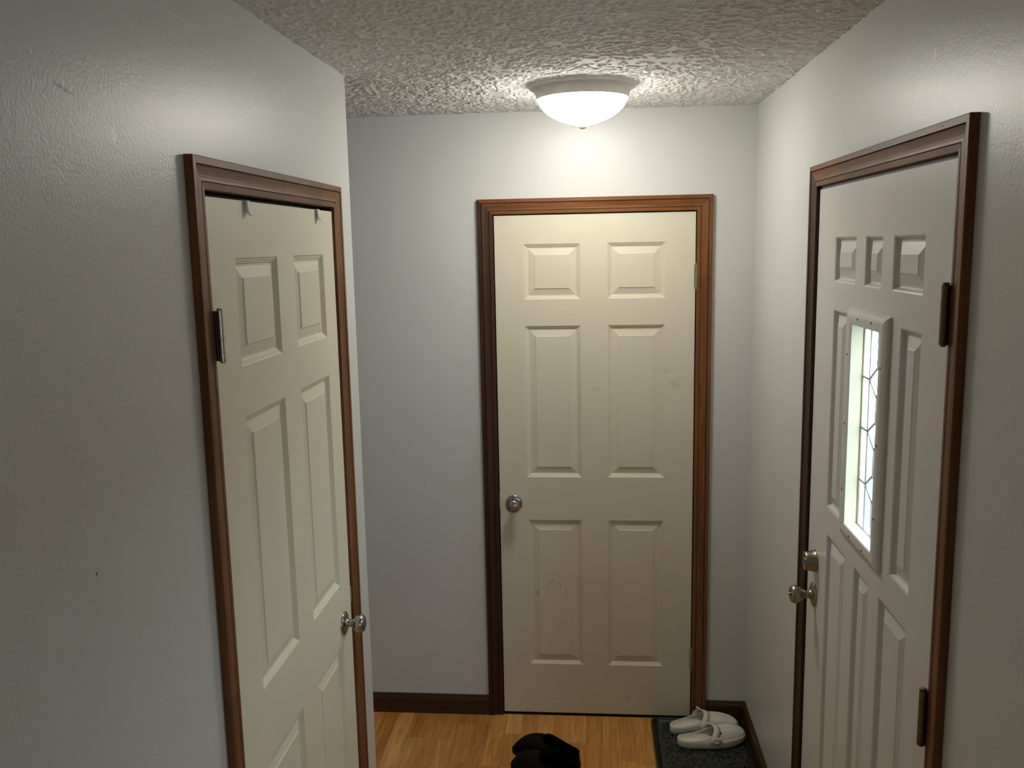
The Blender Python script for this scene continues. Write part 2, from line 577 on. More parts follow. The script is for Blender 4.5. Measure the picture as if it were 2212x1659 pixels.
# floor: base slab, then each laminate strip on its own
fl = MB().box((X_ALC - WT, Y_RIGHT_END, -0.10), (XR + WT, YB + WT, -0.0012)).box((X_ALC - WT, Y_REAR - WT, -0.10), (X_ROOM + WT, Y_RIGHT_END, -0.0012)).build('floor', M_FLOORBASE, None, 'structure')
tag(fl, 'orange beech laminate floor of short strips')
SW = 0.0645
strip_meshes = {}
x = 0.018 - SW * 18
i = 0
while x < XR - 0.001:
    gap = 0.0011 if i % 3 == 0 else 0.00012
    xa, xb = max(x, X_ALC), min(x + SW, XR)
    yy = 0.0 - 0.001
    first = True
    while yy > -2.3:
        ln = random.choice((0.19, 0.27, 0.36, 0.45))
        if first:
            ln *= random.uniform(0.25, 1.0)
            first = False
        y0 = yy - ln
        key = (round(xb - xa, 4), round(ln, 3), i % 3 == 0)
        if key not in strip_meshes:
            w = xb - xa
            strip_meshes[key] = MB().box((gap, 0.00012, -0.0115), (w, ln - 0.00012, 0)).mesh('plank', M_PLANK)
        p = bpy.data.objects.new('plank', strip_meshes[key])
        link(p, fl)
        p.location = (xa, y0, 0)
        yy = y0
    x += SW
    i += 1
MB().box((X_ALC, Y_REAR, -0.011), (X_ROOM, Y_RIGHT_END, -0.0002)).box((X_ALC, Y_RIGHT_END, -0.011), (XR, -2.3, -0.0002)).build('plank_field', M_PLANK, fl, 'stuff')


# ------------------------------------------------------------------ door casings, jambs
CAS_PROF = [(0.0, 0.0), (0.0, 0.0085), (0.001, 0.0095), (0.0125, 0.0108), (0.0127, 0.0068), (0.0147, 0.0068), (0.0150, 0.0106),
            (0.020, 0.0104), (0.026, 0.0108), (0.032, 0.0120), (0.038, 0.0138), (0.0405, 0.0148), (0.0407, 0.0095), (0.0432, 0.0095),
            (0.0435, 0.0160), (0.0555, 0.0162), (0.057, 0.0150), (0.057, 0.0)]


def casing(name, loc, rz, x0, x1, zt, label, scale=1.0, stop_front=0.040, dark_first=False):
    """local: x along wall, +y into wall, z up; x0/x1/zt inner edges of the casing."""
    root = empty(name, loc, rz)
    tag(root, label, kind='structure')
    P = [(u * scale, t) for u, t in CAS_PROF]
    n = len(P)
    fs = [(k, (k + 1) % n, n + (k + 1) % n, n + k) for k in range(n)] + [tuple(range(n))[::-1], tuple(range(n, 2 * n))]
    a = [(x0 - u, -t, 0.0) for u, t in P] + [(x0 - u, -t, zt + u) for u, t in P]
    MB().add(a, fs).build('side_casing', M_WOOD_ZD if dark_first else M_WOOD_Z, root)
    a = [(x1 + u, -t, 0.0) for u, t in P] + [(x1 + u, -t, zt + u) for u, t in P]
    MB().add(a, fs).build('side_casing', M_WOOD_Z, root)
    a = [(x0 - u, -t, zt + u) for u, t in P] + [(x1 + u, -t, zt + u) for u, t in P]
    hd = MB().add(a, fs).build('head_casing', M_WOOD_X, root)
    # jamb boards with the door stop
    j = MB()
    d1 = 0.118
    j.box((x0 - 0.006, 0.0, 0.0), (x0 + 0.0005, d1 - 0.02, zt + 0.006))
    j.box((x1 - 0.0005, 0.0, 0.0), (x1 + 0.006, d1 - 0.02, zt + 0.006))
    j.box((x0 - 0.006, 0.0, zt - 0.0005), (x1 + 0.006, d1 - 0.02, zt + 0.006))
    j.box((x0, stop_front, 0.0), (x0 + 0.020, stop_front + 0.03, zt))
    j.box((x1 - 0.020, stop_front, 0.0), (x1, stop_front + 0.03, zt))
    j.box((x0, stop_front, zt - 0.026), (x1, stop_front + 0.03, zt))
    j.build('jamb', M_JAMB, root)
    # nail holes in the head and side boards
    nh = MB().lathe([(0.0012, 0.0), (0.0012, 0.0004)], 8, '-y').mesh('nail_hole', M_DARK)
    w = x1 - x0
    for fx in (0.06, 0.36, 0.66, 0.94):
        for u, t in ((0.0065, 0.0100), (0.0495, 0.0161)):
            q = bpy.data.objects.new('nail_hole', nh)
            link(q, hd)
            q.location = (x0 + w * fx, -t * 1.0 + 0.0001, zt + u * scale)
    return root


# ------------------------------------------------------------------ doors
PROF_MOULDED = [(0, 0), (0.0030, 0.0030), (0.0050, 0.0030), (0.0075, 0.0062), (0.0095, 0.0062), (0.0125, 0.0092), (0.0165, 0.0095),
                (0.0400, 0.0042), (0.0412, 0.0020)]
PROF_DEEP = [(0, 0), (0.0035, 0.0018), (0.0075, 0.0090), (0.0100, 0.0108), (0.0135, 0.0108), (0.0360, 0.0030), (0.0380, 0.0018)]


def panel_mesh(r, prof):
    xa, xb, za, zb = r
    mb = MB()
    vs, fs = [], []
    lim = min(xb - xa, zb - za) / 2 - 0.006
    k0 = min(1.0, lim / prof[-1][0])
    for ins, dep in prof:
        ii = ins * k0
        vs += [(xa + ii, dep, za + ii), (xb - ii, dep, za + ii), (xb - ii, dep, zb - ii), (xa + ii, dep, zb - ii)]
    m = len(prof)
    for q in range(m - 1):
        for k in range(4):
            k2 = (k + 1) % 4
            fs.append((q * 4 + k, q * 4 + k2, (q + 1) * 4 + k2, (q + 1) * 4 + k))
    fs.append(tuple((m - 1) * 4 + k for k in range(4)))
    # a shallow back so the panel is a solid piece
    n = len(vs)
    vs += [(xa, 0.014, za), (xb, 0.014, za), (xb, 0.014, zb), (xa, 0.014, zb)]
    fs += [(k, n + k, n + (k + 1) % 4, (k + 1) % 4) for k in range(4)] + [(n + 3, n + 2, n + 1, n)]
    return mb.add(vs, fs)


def door_slab(name, loc, rz, x0, x1, z0, z1, panels, mat, prof, label, hole=None, thick=0.035):
    """slab front at local y=0; stiles and rails leave room for the panels."""
    rects = list(panels) + ([hole] if hole else [])
    xs = sorted({round(v, 5) for r in rects for v in r[:2]} | {x0, x1})
    zs = sorted({round(v, 5) for r in rects for v in r[2:]} | {z0, z1})
    mb = MB()
    for a, b in zip(xs[:-1], xs[1:]):
        for c, d in zip(zs[:-1], zs[1:]):
            mx, mz = (a + b) / 2, (c + d) / 2
            if any(r[0] < mx < r[1] and r[2] < mz < r[3] for r in rects):
                if hole and hole[0] < mx < hole[1] and hole[2] < mz < hole[3]:
                    continue
                mb.add([(a, thick, c), (b, thick, c), (b, thick, d), (a, thick, d)], [(0, 3, 2, 1)])
                continue
            mb.add([(a, 0, c), (b, 0, c), (b, 0, d), (a, 0, d)], [(0, 1, 2, 3)])
            mb.add([(a, thick, c), (b, thick, c), (b, thick, d), (a, thick, d)], [(0, 3, 2, 1)])
    mb.add([(x0, 0, z0), (x1, 0, z0), (x1, thick, z0), (x0, thick, z0)], [(0, 3, 2, 1)])
    mb.add([(x0, 0, z1), (x1, 0, z1), (x1, thick, z1), (x0, thick, z1)], [(0, 1, 2, 3)])
    mb.add([(x0, 0, z0), (x0, 0, z1), (x0, thick, z1), (x0, thick, z0)], [(0, 1, 2, 3)])
    mb.add([(x1, 0, z0), (x1, 0, z1), (x1, thick, z1), (x1, thick, z0)], [(0, 3, 2, 1)])
    if hole:
        a, b, c, d = hole
        mb.add([(a, 0, c), (b, 0, c), (b, thick, c), (a, thick, c)], [(0, 1, 2, 3)])
        mb.add([(a, 0, d), (b, 0, d), (b, thick, d), (a, thick, d)], [(0, 3, 2, 1)])
        mb.add([(a, 0, c), (a, 0, d), (a, thick, d), (a, thick, c)], [(0, 3, 2, 1)])
        mb.add([(b, 0, c), (b, 0, d), (b, thick, d), (b, thick, c)], [(0, 1, 2, 3)])
    me = bpy.data.meshes.new(name)
    me.from_pydata(mb.v, [], mb.f)
    import bmesh
    bm = bmesh.new()
    bm.from_mesh(me)
    bmesh.ops.remove_doubles(bm, verts=bm.verts, dist=1e-6)
    bmesh.ops.recalc_face_normals(bm, faces=bm.faces)
    bm.to_mesh(me)
    bm.free()
    me.materials.append(mat)
    o = bpy.data.objects.new(name, me)
    link(o)
    o.location = loc
    o.rotation_euler = (0, 0, rz)
    tag(o, label, kind='structure')
    for r in panels:
        panel_mesh(r, prof).build('panel', mat, o)
    return o


def hinge(parent, x, out, z0, z1, mat, leaf_dir, rad=0.0068):
    """knuckled barrel with tips and a leaf reaching back to the gap."""
    b = MB()
    n = 5
    hh = (z1 - z0) / n
    for k in range(n):
        b.lathe([(rad, z0 + k * hh + 0.0003), (rad, z0 + (k + 1) * hh - 0.0003)], 20, 'z', (x, -out, 0))
    b.box((x - 0.0012, -out, z0 + 0.001), (x + 0.0012, 0.03, z1 - 0.001))
    b.box((x - 0.0012, -0.0006, z0 + 0.001), (x + leaf_dir * 0.006, 0.0006, z1 - 0.001))
    h = b.build('hinge', mat, parent)
    t = MB()
    t.lathe([(rad * 0.55, z1), (rad * 0.85, z1 + 0.001), (rad * 0.85, z1 + 0.003), (rad * 0.4, z1 + 0.0042)], 14, 'z', (x, -out, 0))
    t.lathe([(rad * 0.4, z0 - 0.003), (rad * 0.7, z0 - 0.002), (rad * 0.7, z0)], 14, 'z', (x, -out, 0))
    t.build('pin', mat, h)
    return h


def knob(parent, x, z, mat, style, label):
    if style == 'egg':
        prof = [(0.010, 0.028), (0.0125, 0.030), (0.019, 0.034), (0.0240, 0.040), (0.0258, 0.047), (0.0250, 0.053), (0.021, 0.0585), (0.013, 0.0615), (0.004, 0.0625)]
    elif style == 'ball':
        prof = [(0.010, 0.026), (0.0150, 0.028), (0.0215, 0.033), (0.0255, 0.040), (0.0265, 0.047), (0.0250, 0.0535), (0.0215, 0.0575), (0.0120, 0.0610), (0.003, 0.0620)]
    else:
        prof = [(0.011, 0.028), (0.0130, 0.031), (0.0185, 0.038), (0.0235, 0.046), (0.0250, 0.052), (0.0240, 0.0585), (0.0205, 0.063), (0.0190, 0.0640), (0.0175, 0.0625), (0.003, 0.0620)]
    k = MB().lathe(prof, 44, '-y', (x, 0, z)).build('door_knob', mat, parent)
    k['label'] = label
    MB().lathe([(0.0330, -0.001), (0.0330, 0.002), (0.0318, 0.0045), (0.0275, 0.0068), (0.0180, 0.0080), (0.0160, 0.0082)], 44, '-y', (x, 0, z)).build('rosette', mat, k)
    MB().lathe([(0.0165, 0.007), (0.0130, 0.0100), (0.0112, 0.015), (0.0105, 0.022), (0.0115, 0.0275), (0.0135, 0.0285), (0.0135, 0.0305), (0.010, 0.031)], 32, '-y', (x, 0, z)).build('neck', mat, k)
    if style == 'button':
        MB().lathe([(0.0050, 0.061), (0.0050, 0.066), (0.0035, 0.0690), (0.001, 0.0695)], 16, '-y', (x, 0, z)).build('turn_button', mat, k)
    return k


# --- back door (hinges on its right)
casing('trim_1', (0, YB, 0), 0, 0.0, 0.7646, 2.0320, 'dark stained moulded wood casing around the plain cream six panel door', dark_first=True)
PX = ((0.1155, 0.3285), (0.4335, 0.6490))
PZ = ((0.2250, 0.8340), (1.0095, 1.6075), (1.7095, 1.9185))
d1 = door_slab('door_1', (0, YB - 0.001, 0), 0, 0.0045, 0.7605, 0.0125, 2.0275, [(a, b, c, d) for a, b in PX for c, d in PZ], M_DOOR_BACK,
               PROF_MOULDED, 'closed cream six panel door with a scribbled pencil loop on a lower panel')
hinge(d1, 0.7628, 0.0068, 1.7400, 1.8330, M_HINGE, -1, 0.0042)
hinge(d1, 0.7628, 0.0068, 0.2110, 0.3010, M_HINGE, -1, 0.0042)
knob(d1, 0.0610, 0.9030, M_NICKEL, 'ball', 'round brushed nickel door knob')
MB().box((0.0012, -0.0035, 0.885), (0.0034, 0.02, 0.942)).build('latch_plate', M_HINGE, d1)

# --- left closet door: local x -> +y world
casing('trim_2', (XL, 0, 0), math.pi / 2, -1.8365, -1.0120, 2.0275, 'dark stained moulded wood casing around the cream closet door with hooks on top')
PXL = ((-1.7020, -1.4640), (-1.3510, -1.1160))
PZL = ((0.2150, 0.8250), (0.9950, 1.5850), (1.6870, 1.9030))
d2 = door_slab('door_2', (XL + 0.003, 0, 0), math.pi / 2, -1.8280, -1.0180, 0.0125, 2.0165, [(a, b, c, d) for a, b in PXL for c, d in PZL], M_DOOR_LEFT,
               PROF_MOULDED, 'closed cream six panel closet door with two white hooks over its top edge')
hinge(d2, -1.8320, 0.0165, 1.7150, 1.8100, M_HINGE, 1)
hinge(d2, -1.8320, 0.0165, 0.2300, 0.3250, M_HINGE, 1)
knob(d2, -1.0960, 0.8760, M_NICKEL, 'egg', 'oval satin nickel door knob')
MB().box((-1.0150, -0.002, 0.905), (-1.0128, 0.02, 0.955)).build('latch_plate', M_HINGE, d2)

# --- entry door on the right: local x -> -y world (x = -y)
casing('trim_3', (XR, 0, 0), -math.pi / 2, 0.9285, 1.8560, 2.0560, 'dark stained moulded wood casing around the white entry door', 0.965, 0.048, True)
LZ = (1.228, 1.7415)
PR = [(1.103, 1.280, 1.811, 1.923), (1.350, 1.467, 1.811, 1.923), (1.537, 1.708, 1.811, 1.923),
      (1.106, 1.223, *LZ), (1.599, 1.712, *LZ),
      (1.117, 1.284, 0.24, 1.157), (1.358, 1.470, 0.24, 1.157), (1.540, 1.710, 0.24, 1.157)]
HOLE = (1.2950, 1.5180, 1.2380, 1.7300)
d3 = door_slab('door_3', (XR - 0.001, 0, 0), -math.pi / 2, 0.9350, 1.8500, 0.022, 2.0470, PR, M_DOOR_RIGHT, PROF_DEEP,
               'white entry door with a narrow leaded glass lite, a deadbolt and a knob', hole=HOLE, thick=0.044)
hinge(d3, 1.8540, 0.0150, 1.7360, 1.8380, M_BRASS, -1, 0.0072)
hinge(d3, 1.8540, 0.0150, 1.0020, 1.1080, M_BRASS, -1, 0.0072)
hinge(d3, 1.8540, 0.0150, 0.2200, 0.3220, M_BRASS, -1, 0.0072)
knob(d3, 1.0130, 0.9480, M_PEWTER, 'button', 'tulip shaped antique nickel knob with a turn button')
db = MB().lathe([(0.0310, -0.001), (0.0318, 0.002), (0.0300, 0.005), (0.0275, 0.014), (0.0262, 0.026), (0.0255, 0.0300), (0.0225, 0.0318), (0.0215, 0.0290), (0.0120, 0.0280), (0.002, 0.0282)],
                40, '-y', (1.0180, 0, 1.0460)).build('deadbolt', M_PEWTER, d3)
MB().lathe([(0.0085, 0.027), (0.0085, 0.0300), (0.002, 0.0305)], 20, '-y', (1.0180, 0, 1.0460)).build('key_cylinder', M_PEWTER, db)
ws = MB()
ws.box((0.9290, 0.004, 0.022), (0.9345, 0.012, 2.052))
ws.box((0.9290, 0.004, 2.0490), (1.8540, 0.012, 2.0545))
wso = ws.build('weatherstrip', M_STRIP, d3)
MB().box((0.9345, 0.002, 2.0472), (1.8505, 0.014, 2.0492)).build('gasket', M_BLACKSTRIP, d3)
MB().box((0.925, -0.02, 0.0), (1.86, 0.118, 0.024)).build('threshold', M_HINGE, d3)

# leaded lite: moulded frame, screws, cames and panes
OX0, OX1, OZ0, OZ1 = 1.3050, 1.5080, 1.2460, 1.7220


def lite_frame():
    prof = [(0.0405, 0.0), (0.0400, 0.004), (0.0360, 0.0085), (0.0280, 0.0120), (0.0220, 0.0135), (0.0160, 0.0135), (0.0030, 0.0125), (0.0, 0.0105), (0.0, -0.018), (0.0105, -0.018), (0.0105, 0.0)]
    vs, fs = [], []
    for u, t in prof:
        uz = u * 0.88
        vs += [(OX0 - u, -t, OZ0 - uz), (OX1 + u, -t, OZ0 - uz), (OX1 + u, -t, OZ1 + uz), (OX0 - u, -t, OZ1 + uz)]
    m = len(prof)
    for q in range(m):
        q2 = (q + 1) % m
        for k in range(4):
            k2 = (k + 1) % 4
            fs.append((q * 4 + k, q * 4 + k2, q2 * 4 + k2, q2 * 4 + k))
    return MB().add(vs, fs)


lf = lite_frame().build('lite_frame', M_DOOR_RIGHT, d3)
sm = MB().lathe([(0.0030, 0.0), (0.0030, 0.0006), (0.001, 0.0007)], 10, '-y').mesh('screw_hole', M_DARK)
for px, pz in [(OX0 - .019, z) for z in (1.325, 1.485, 1.650)] + [(OX1 + .019, z) for z in (1.325, 1.485, 1.650)] + \
              [(x_, OZ1 + .016) for x_ in (1.357, 1.456)] + [(x_, OZ0 - .016) for x_ in (1.357, 1.456)]:
    q = bpy.data.objects.new('screw_hole', sm)
    link(q, lf)
    q.location = (px, -0.0134, pz)
b0, b1, cxm = 1.3555, 1.4575, 1.4065
dz = [(1.6335, 1.6010, 1.5680), (1.5100, 1.4805, 1.4490), (1.3885, 1.3560, 1.3275)]
GY = 0.0185
panes = []
zs = [OZ1] + [t[1] for t in dz] + [OZ0]
for k in range(4):
    for a, b in ((OX0 - .004, b0), (b1, OX1 + .004)):
        panes.append(([(a, zs[k]), (b, zs[k]), (b, zs[k + 1]), (a, zs[k + 1])], M_GLASS_CREAM))
for e in (b0, b1):
    up = [(OZ1, OZ1)] + [(t[2], t[1]) for t in dz]
    dn = [(t[0], t[1]) for t in dz] + [(OZ0, OZ0)]
    for (uc, ue), (lc, le) in zip(up, dn):
        panes.append(([(e, ue), (cxm, uc), (cxm, lc), (e, le)], M_GLASS_CLEAR))
for t, m_, b_ in dz:
    panes.append(([(b0, m_), (cxm, t), (b1, m_), (cxm, b_)], M_GLASS_BEVEL))
for pts, m_ in panes:
    n = len(pts)
    vs = [(p[0], GY, p[1]) for p in pts] + [(p[0], GY + 0.003, p[1]) for p in pts]
    MB().add(vs, [tuple(range(n)), tuple(range(n, 2 * n))[::-1]] + [(k, n + k, n + (k + 1) % n, (k + 1) % n) for k in range(n)]).build('pane', m_, d3)
cm = MB()


def came(p, q, w=0.0026):
    cm.tube([(p[0], GY + 0.0015, p[1]), (q[0], GY + 0.0015, q[1])], w, 8, True)


for e in (b0, b1):
    came((e, OZ0), (e, OZ1), 0.0022)
    for t, m_, b_ in dz:
        came((e, m_), (cxm, t))
        came((e, m_), (cxm, b_))
        came((e, m_), (OX0 if e == b0 else OX1, m_))
for za, zb in ((OZ1, dz[0][0]), (dz[0][2], dz[1][0]), (dz[1][2], dz[2][0]), (dz[2][2], OZ0)):
    came((cxm, za), (cxm, zb), 0.0022)
for p, q in (((OX0, OZ0), (OX0, OZ1)), ((OX1, OZ0), (OX1, OZ1)), ((OX0, OZ1), (OX1, OZ1)), ((OX0, OZ0), (OX1, OZ0))):
    came(p, q, 0.0034)
cm.build('lead_came', M_LEAD, d3)

# ------------------------------------------------------------------ baseboards
def baseboard(name, loc, rz, length, label, mat=M_BASEWOOD):
    prof = [(0.0, 0.0), (0.0, 0.083), (0.003, 0.083), (0.0055, 0.080), (0.0065, 0.074), (0.0100, 0.070), (0.0112, 0.066), (0.0122, 0.064), (0.0122, 0.0)]
    n = len(prof)
    vs = [(0, -t, z) for t, z in prof] + [(length, -t, z) for t, z in prof]
    fs = [(k, (k + 1) % n, n + (k + 1) % n, n + k) for k in range(n)] + [tuple(range(n)), tuple(range(n, 2 * n))[::-1]]
    o = MB().add(vs, fs).build(name, mat, None, 'structure')
    o.location = loc
    o.rotation_euler = (0, 0, rz)
    tag(o, label)
    return o


baseboard('baseboard_back_left', (X_ALC, YB, 0), 0, -0.057 - X_ALC, 'dark stained baseboard between the alcove and the back door casing')
baseboard('baseboard_back_right', (0.8216, YB, 0), 0, XR - 0.8216, 'short dark stained baseboard behind the white clogs')
baseboard('baseboard_right', (XR, -0.0122, 0), -math.pi / 2, 0.8735 - 0.0122, 'dark stained baseboard beside the rubber boot tray')
baseboard('baseboard_right_rear', (XR, -1.911, 0), -math.pi / 2, -Y_RIGHT_END - 1.911, 'dark stained baseboard past the entry door')
baseboard('baseboard_left', (XL, -0.955, 0), math.pi / 2, 0.955 + YC, 'short dark stained baseboard by the outside corner')
baseboard('baseboard_left_rear', (XL, Y_REAR, 0), math.pi / 2, -1.8935 - Y_REAR, 'dark stained baseboard before the closet door')

# ------------------------------------------------------------------ outside the entry door
MB().box((XR + WT, -9, -0.25), (14, 6, -0.12)).build('ground', plain('dark_lawn', (0.042, 0.050, 0.038), 0.9, 60, 0.2), None, 'structure')
# unseen barrier added outside to hold back low sky light from the lite
MB().box((6.0, -14, -0.12), (6.15, 11, 2.15)).build('sky_barrier_outside', plain('dark_barrier', (0.05, 0.052, 0.048), 0.9, 40, 0.2), None, 'structure')


# ------------------------------------------------------------------ ceiling lamp
LX, LY = 0.346, -0.528
lamp = empty('ceiling_lamp', (LX, LY, H))
tag(lamp, 'flush mount ceiling lamp with a glowing white glass bowl and white ring', 'lamp')
MB().lathe([(0.150, 0.003), (0.1705, 0.002), (0.1720, -0.001), (0.1715, -0.0045), (0.1690, -0.0065), (0.1670, -0.0070), (0.1655, -0.0100), (0.1650, -0.0125),
            (0.1575, -0.0155), (0.1515, -0.0200), (0.1470, -0.0270), (0.1445, -0.0350), (0.1435, -0.0420), (0.1440, -0.0435), (0.1430, -0.0450), (0.1420, -0.0452), (0.1400, -0.040), (0.139, -0.004)],
           72).build('lamp_ring', M_LAMPRING, lamp)
gm, nt, b = mat_new('opal_glass_lit')
b.inputs['Base Color'].default_value = (0.9, 0.88, 0.82, 1)
b.inputs['Roughness'].default_value = 0.25
b.inputs['Emission Color'].default_value = (*LAMP_COLOR, 1)
b.inputs['Emission Strength'].default_value = LAMP_STRENGTH
dome = []
for k in range(0, 17):
    a = math.radians(2 + 88 * k / 16)
    dome.append((0.1385 * math.cos(a) ** 1.3 + 0.0005, -0.040 - 0.0850 * math.sin(a)))
bowl = MB().lathe([(0.12, -0.036)] + dome, 72).build('glass_bowl', gm, lamp)
bowl['label'] = 'glowing white opal glass bowl'
MB().lathe([(0.0160, -0.1225), (0.0165, -0.1260), (0.0140, -0.1290), (0.0100, -0.1325), (0.0060, -0.1345), (0.0015, -0.1350)], 28).build('finial', M_LAMPRING, lamp)


# ------------------------------------------------------------------ hooks over the closet door
def door_hook(y, label):
    """white metal strap folded over the top edge of the door, rounded tip hanging at the front"""
    r = empty('over_door_hook', (XL + 0.003, y, 2.0165), math.pi / 2)
    tag(r, label, 'hook', 'white hooks over the closet door')
    w, t = 0.0125, 0.0012
    prof = [(0.036, -0.030), (0.036, 0.0006), (0.0, 0.0006), (-0.0035, 0.0004), (-0.0050, -0.004), (-0.0050, -0.016), (-0.0058, -0.022), (-0.0085, -0.027), (-0.0120, -0.0300)]
    wid = [w, w, w, w, w, w, w * 0.92, w * 0.70, w * 0.25]
    vs, fs = [], []
    for (py, pz), ww in zip(prof, wid):
        vs += [(-ww, py, pz), (ww, py, pz)]
    for k in range(len(prof) - 1):
        fs.append((2 * k, 2 * k + 1, 2 * k + 3, 2 * k + 2))
    s = MB().add(vs, fs, True).build('strap', M_WHITE, r)
    md = s.modifiers.new('thickness', 'SOLIDIFY')
    md.thickness = t
    md.offset = 1.0
    return r


door_hook(-1.629, 'white over-door hook nearer the hinge of the closet door')
door_hook(-1.152, 'white over-door hook nearer the knob side of the closet door')


# ------------------------------------------------------------------ boot tray
TX0, TX1, TY0, TY1 = 0.602, 0.964, -0.770, -0.018
tray = empty('boot_tray', ((TX0 + TX1) / 2, (TY0 + TY1) / 2, 0.0))
tag(tray, 'dark green rubber boot tray with embossed scrolls under the white clogs', 'boot tray')
hw, hl = (TX1 - TX0) / 2, (TY1 - TY0) / 2


def rrect(hx, hy, r, n=6):
    pts = []
    for cx, cy, a0 in ((hx - r, hy - r, 0), (-hx + r, hy - r, 90), (-hx + r, -hy + r, 180), (hx - r, -hy + r, 270)):
        for k in range(n + 1):
            a = math.radians(a0 + 90 * k / n)
            pts.append((cx + r * math.cos(a), cy + r * math.sin(a)))
    return pts


rings = [(0.0, 0.0), (0.0, 0.012), (0.003, 0.0165), (0.010, 0.0165), (0.016, 0.010), (0.022, 0.0050), (0.030, 0.0050)]
vs, fs = [], []
for ins, z in rings:
    vs += [(px, py, z) for px, py in rrect(hw - ins, hl - ins, 0.028 - ins * 0.6)]
n = len(rrect(hw, hl, 0.028))
for q in range(len(rings) - 1):
    for k in range(n):
        k2 = (k + 1) % n
        fs.append((q * n + k, q * n + k2, (q + 1) * n + k2, (q + 1) * n + k))
fs.append(tuple(range(n))[::-1])
MB().add(vs, fs, False).build('rim', M_TRAY, tray)
p_in = rrect(hw - 0.022, hl - 0.022, 0.015)
vs = [(a, b_, 0.001) for a, b_ in p_in] + [(a, b_, 0.0062) for a, b_ in p_in]
n = len(p_in)
MB().add(vs, [tuple(range(n))[::-1], tuple(range(n, 2 * n))] + [(k, (k + 1) % n, n + (k + 1) % n, n + k) for k in range(n)]).build('field', M_TRAYFIELD, tray)
sc = MB()
rr = random.Random(4)
gx = -hw + 0.055
row = 0
while gx < hw - 0.03:
    gy = -hl + 0.055 + (0.028 if row % 2 else 0)
    while gy < hl - 0.04:
        d_ = rr.choice((-1, 1))
        a0 = rr.uniform(0, 6.28)
        R = rr.uniform(0.015, 0.021)
        pts = []
        for k in range(13):
            f = k / 12
            a = a0 + d_ * f * 5.2
            r_ = R * (1 - 0.72 * f)
            pts.append((gx + r_ * math.cos(a), gy + r_ * math.sin(a), 0.0066))
        sc.tube(pts, 0.0046, 6, True, 0.32)
        e = pts[0]
        t_ = a0 - d_ * 1.2
        tail = [(e[0], e[1], 0.0066)] + [(e[0] + 0.009 * s_ * math.cos(t_ + 0.25 * s_ * d_), e[1] + 0.009 * s_ * math.sin(t_ + 0.25 * s_ * d_), 0.0066) for s_ in (1, 2, 3)]
        tail = [p for p in tail if abs(p[0]) < hw - 0.025 and abs(p[1]) < hl - 0.025]
        if len(tail) > 2:
            sc.tube(tail, 0.0052, 6, True, 0.30)
        gy += 0.043
    gx += 0.038
    row += 1
sc.build('scroll_relief', M_SCROLL, tray, 'stuff')


# ------------------------------------------------------------------ shoes
def outline(th, L, heel, ball, inner, p=3.2):
    s = 0.5 + 0.5 * math.cos(th)
    k = min(1, max(0, (s - 0.18) / 0.5))
    k = k * k * (3 - 2 * k)
    w = heel + (ball - heel) * k
    e = max(0.0, 1 - abs(math.cos(th)) ** p) ** (1 / p)
    y = w * e * (1 if math.sin(th) >= 0 else -1)
    bend = inner * 0.016 * (4 * (s - 0.45) ** 2)
    return s * L, y + bend


def loft(rings, close_last=False, close_first=False):
    n = len(rings[0])
    vs = [p for r in rings for p in r]
    fs = []
    for q in range(len(rings) - 1):
        for k in range(n):
            k2 = (k + 1) % n
            fs.append((q * n + k, q * n + k2, (q + 1) * n + k2, (q + 1) * n + k))
    if close_last:
        fs.append(tuple((len(rings) - 1) * n + k for k in range(n)))
    if close_first:
        fs.append(tuple(range(n))[::-1])
    return vs, fs


NT = 56
TH = [2 * math.pi * k / NT for k in range(NT)]


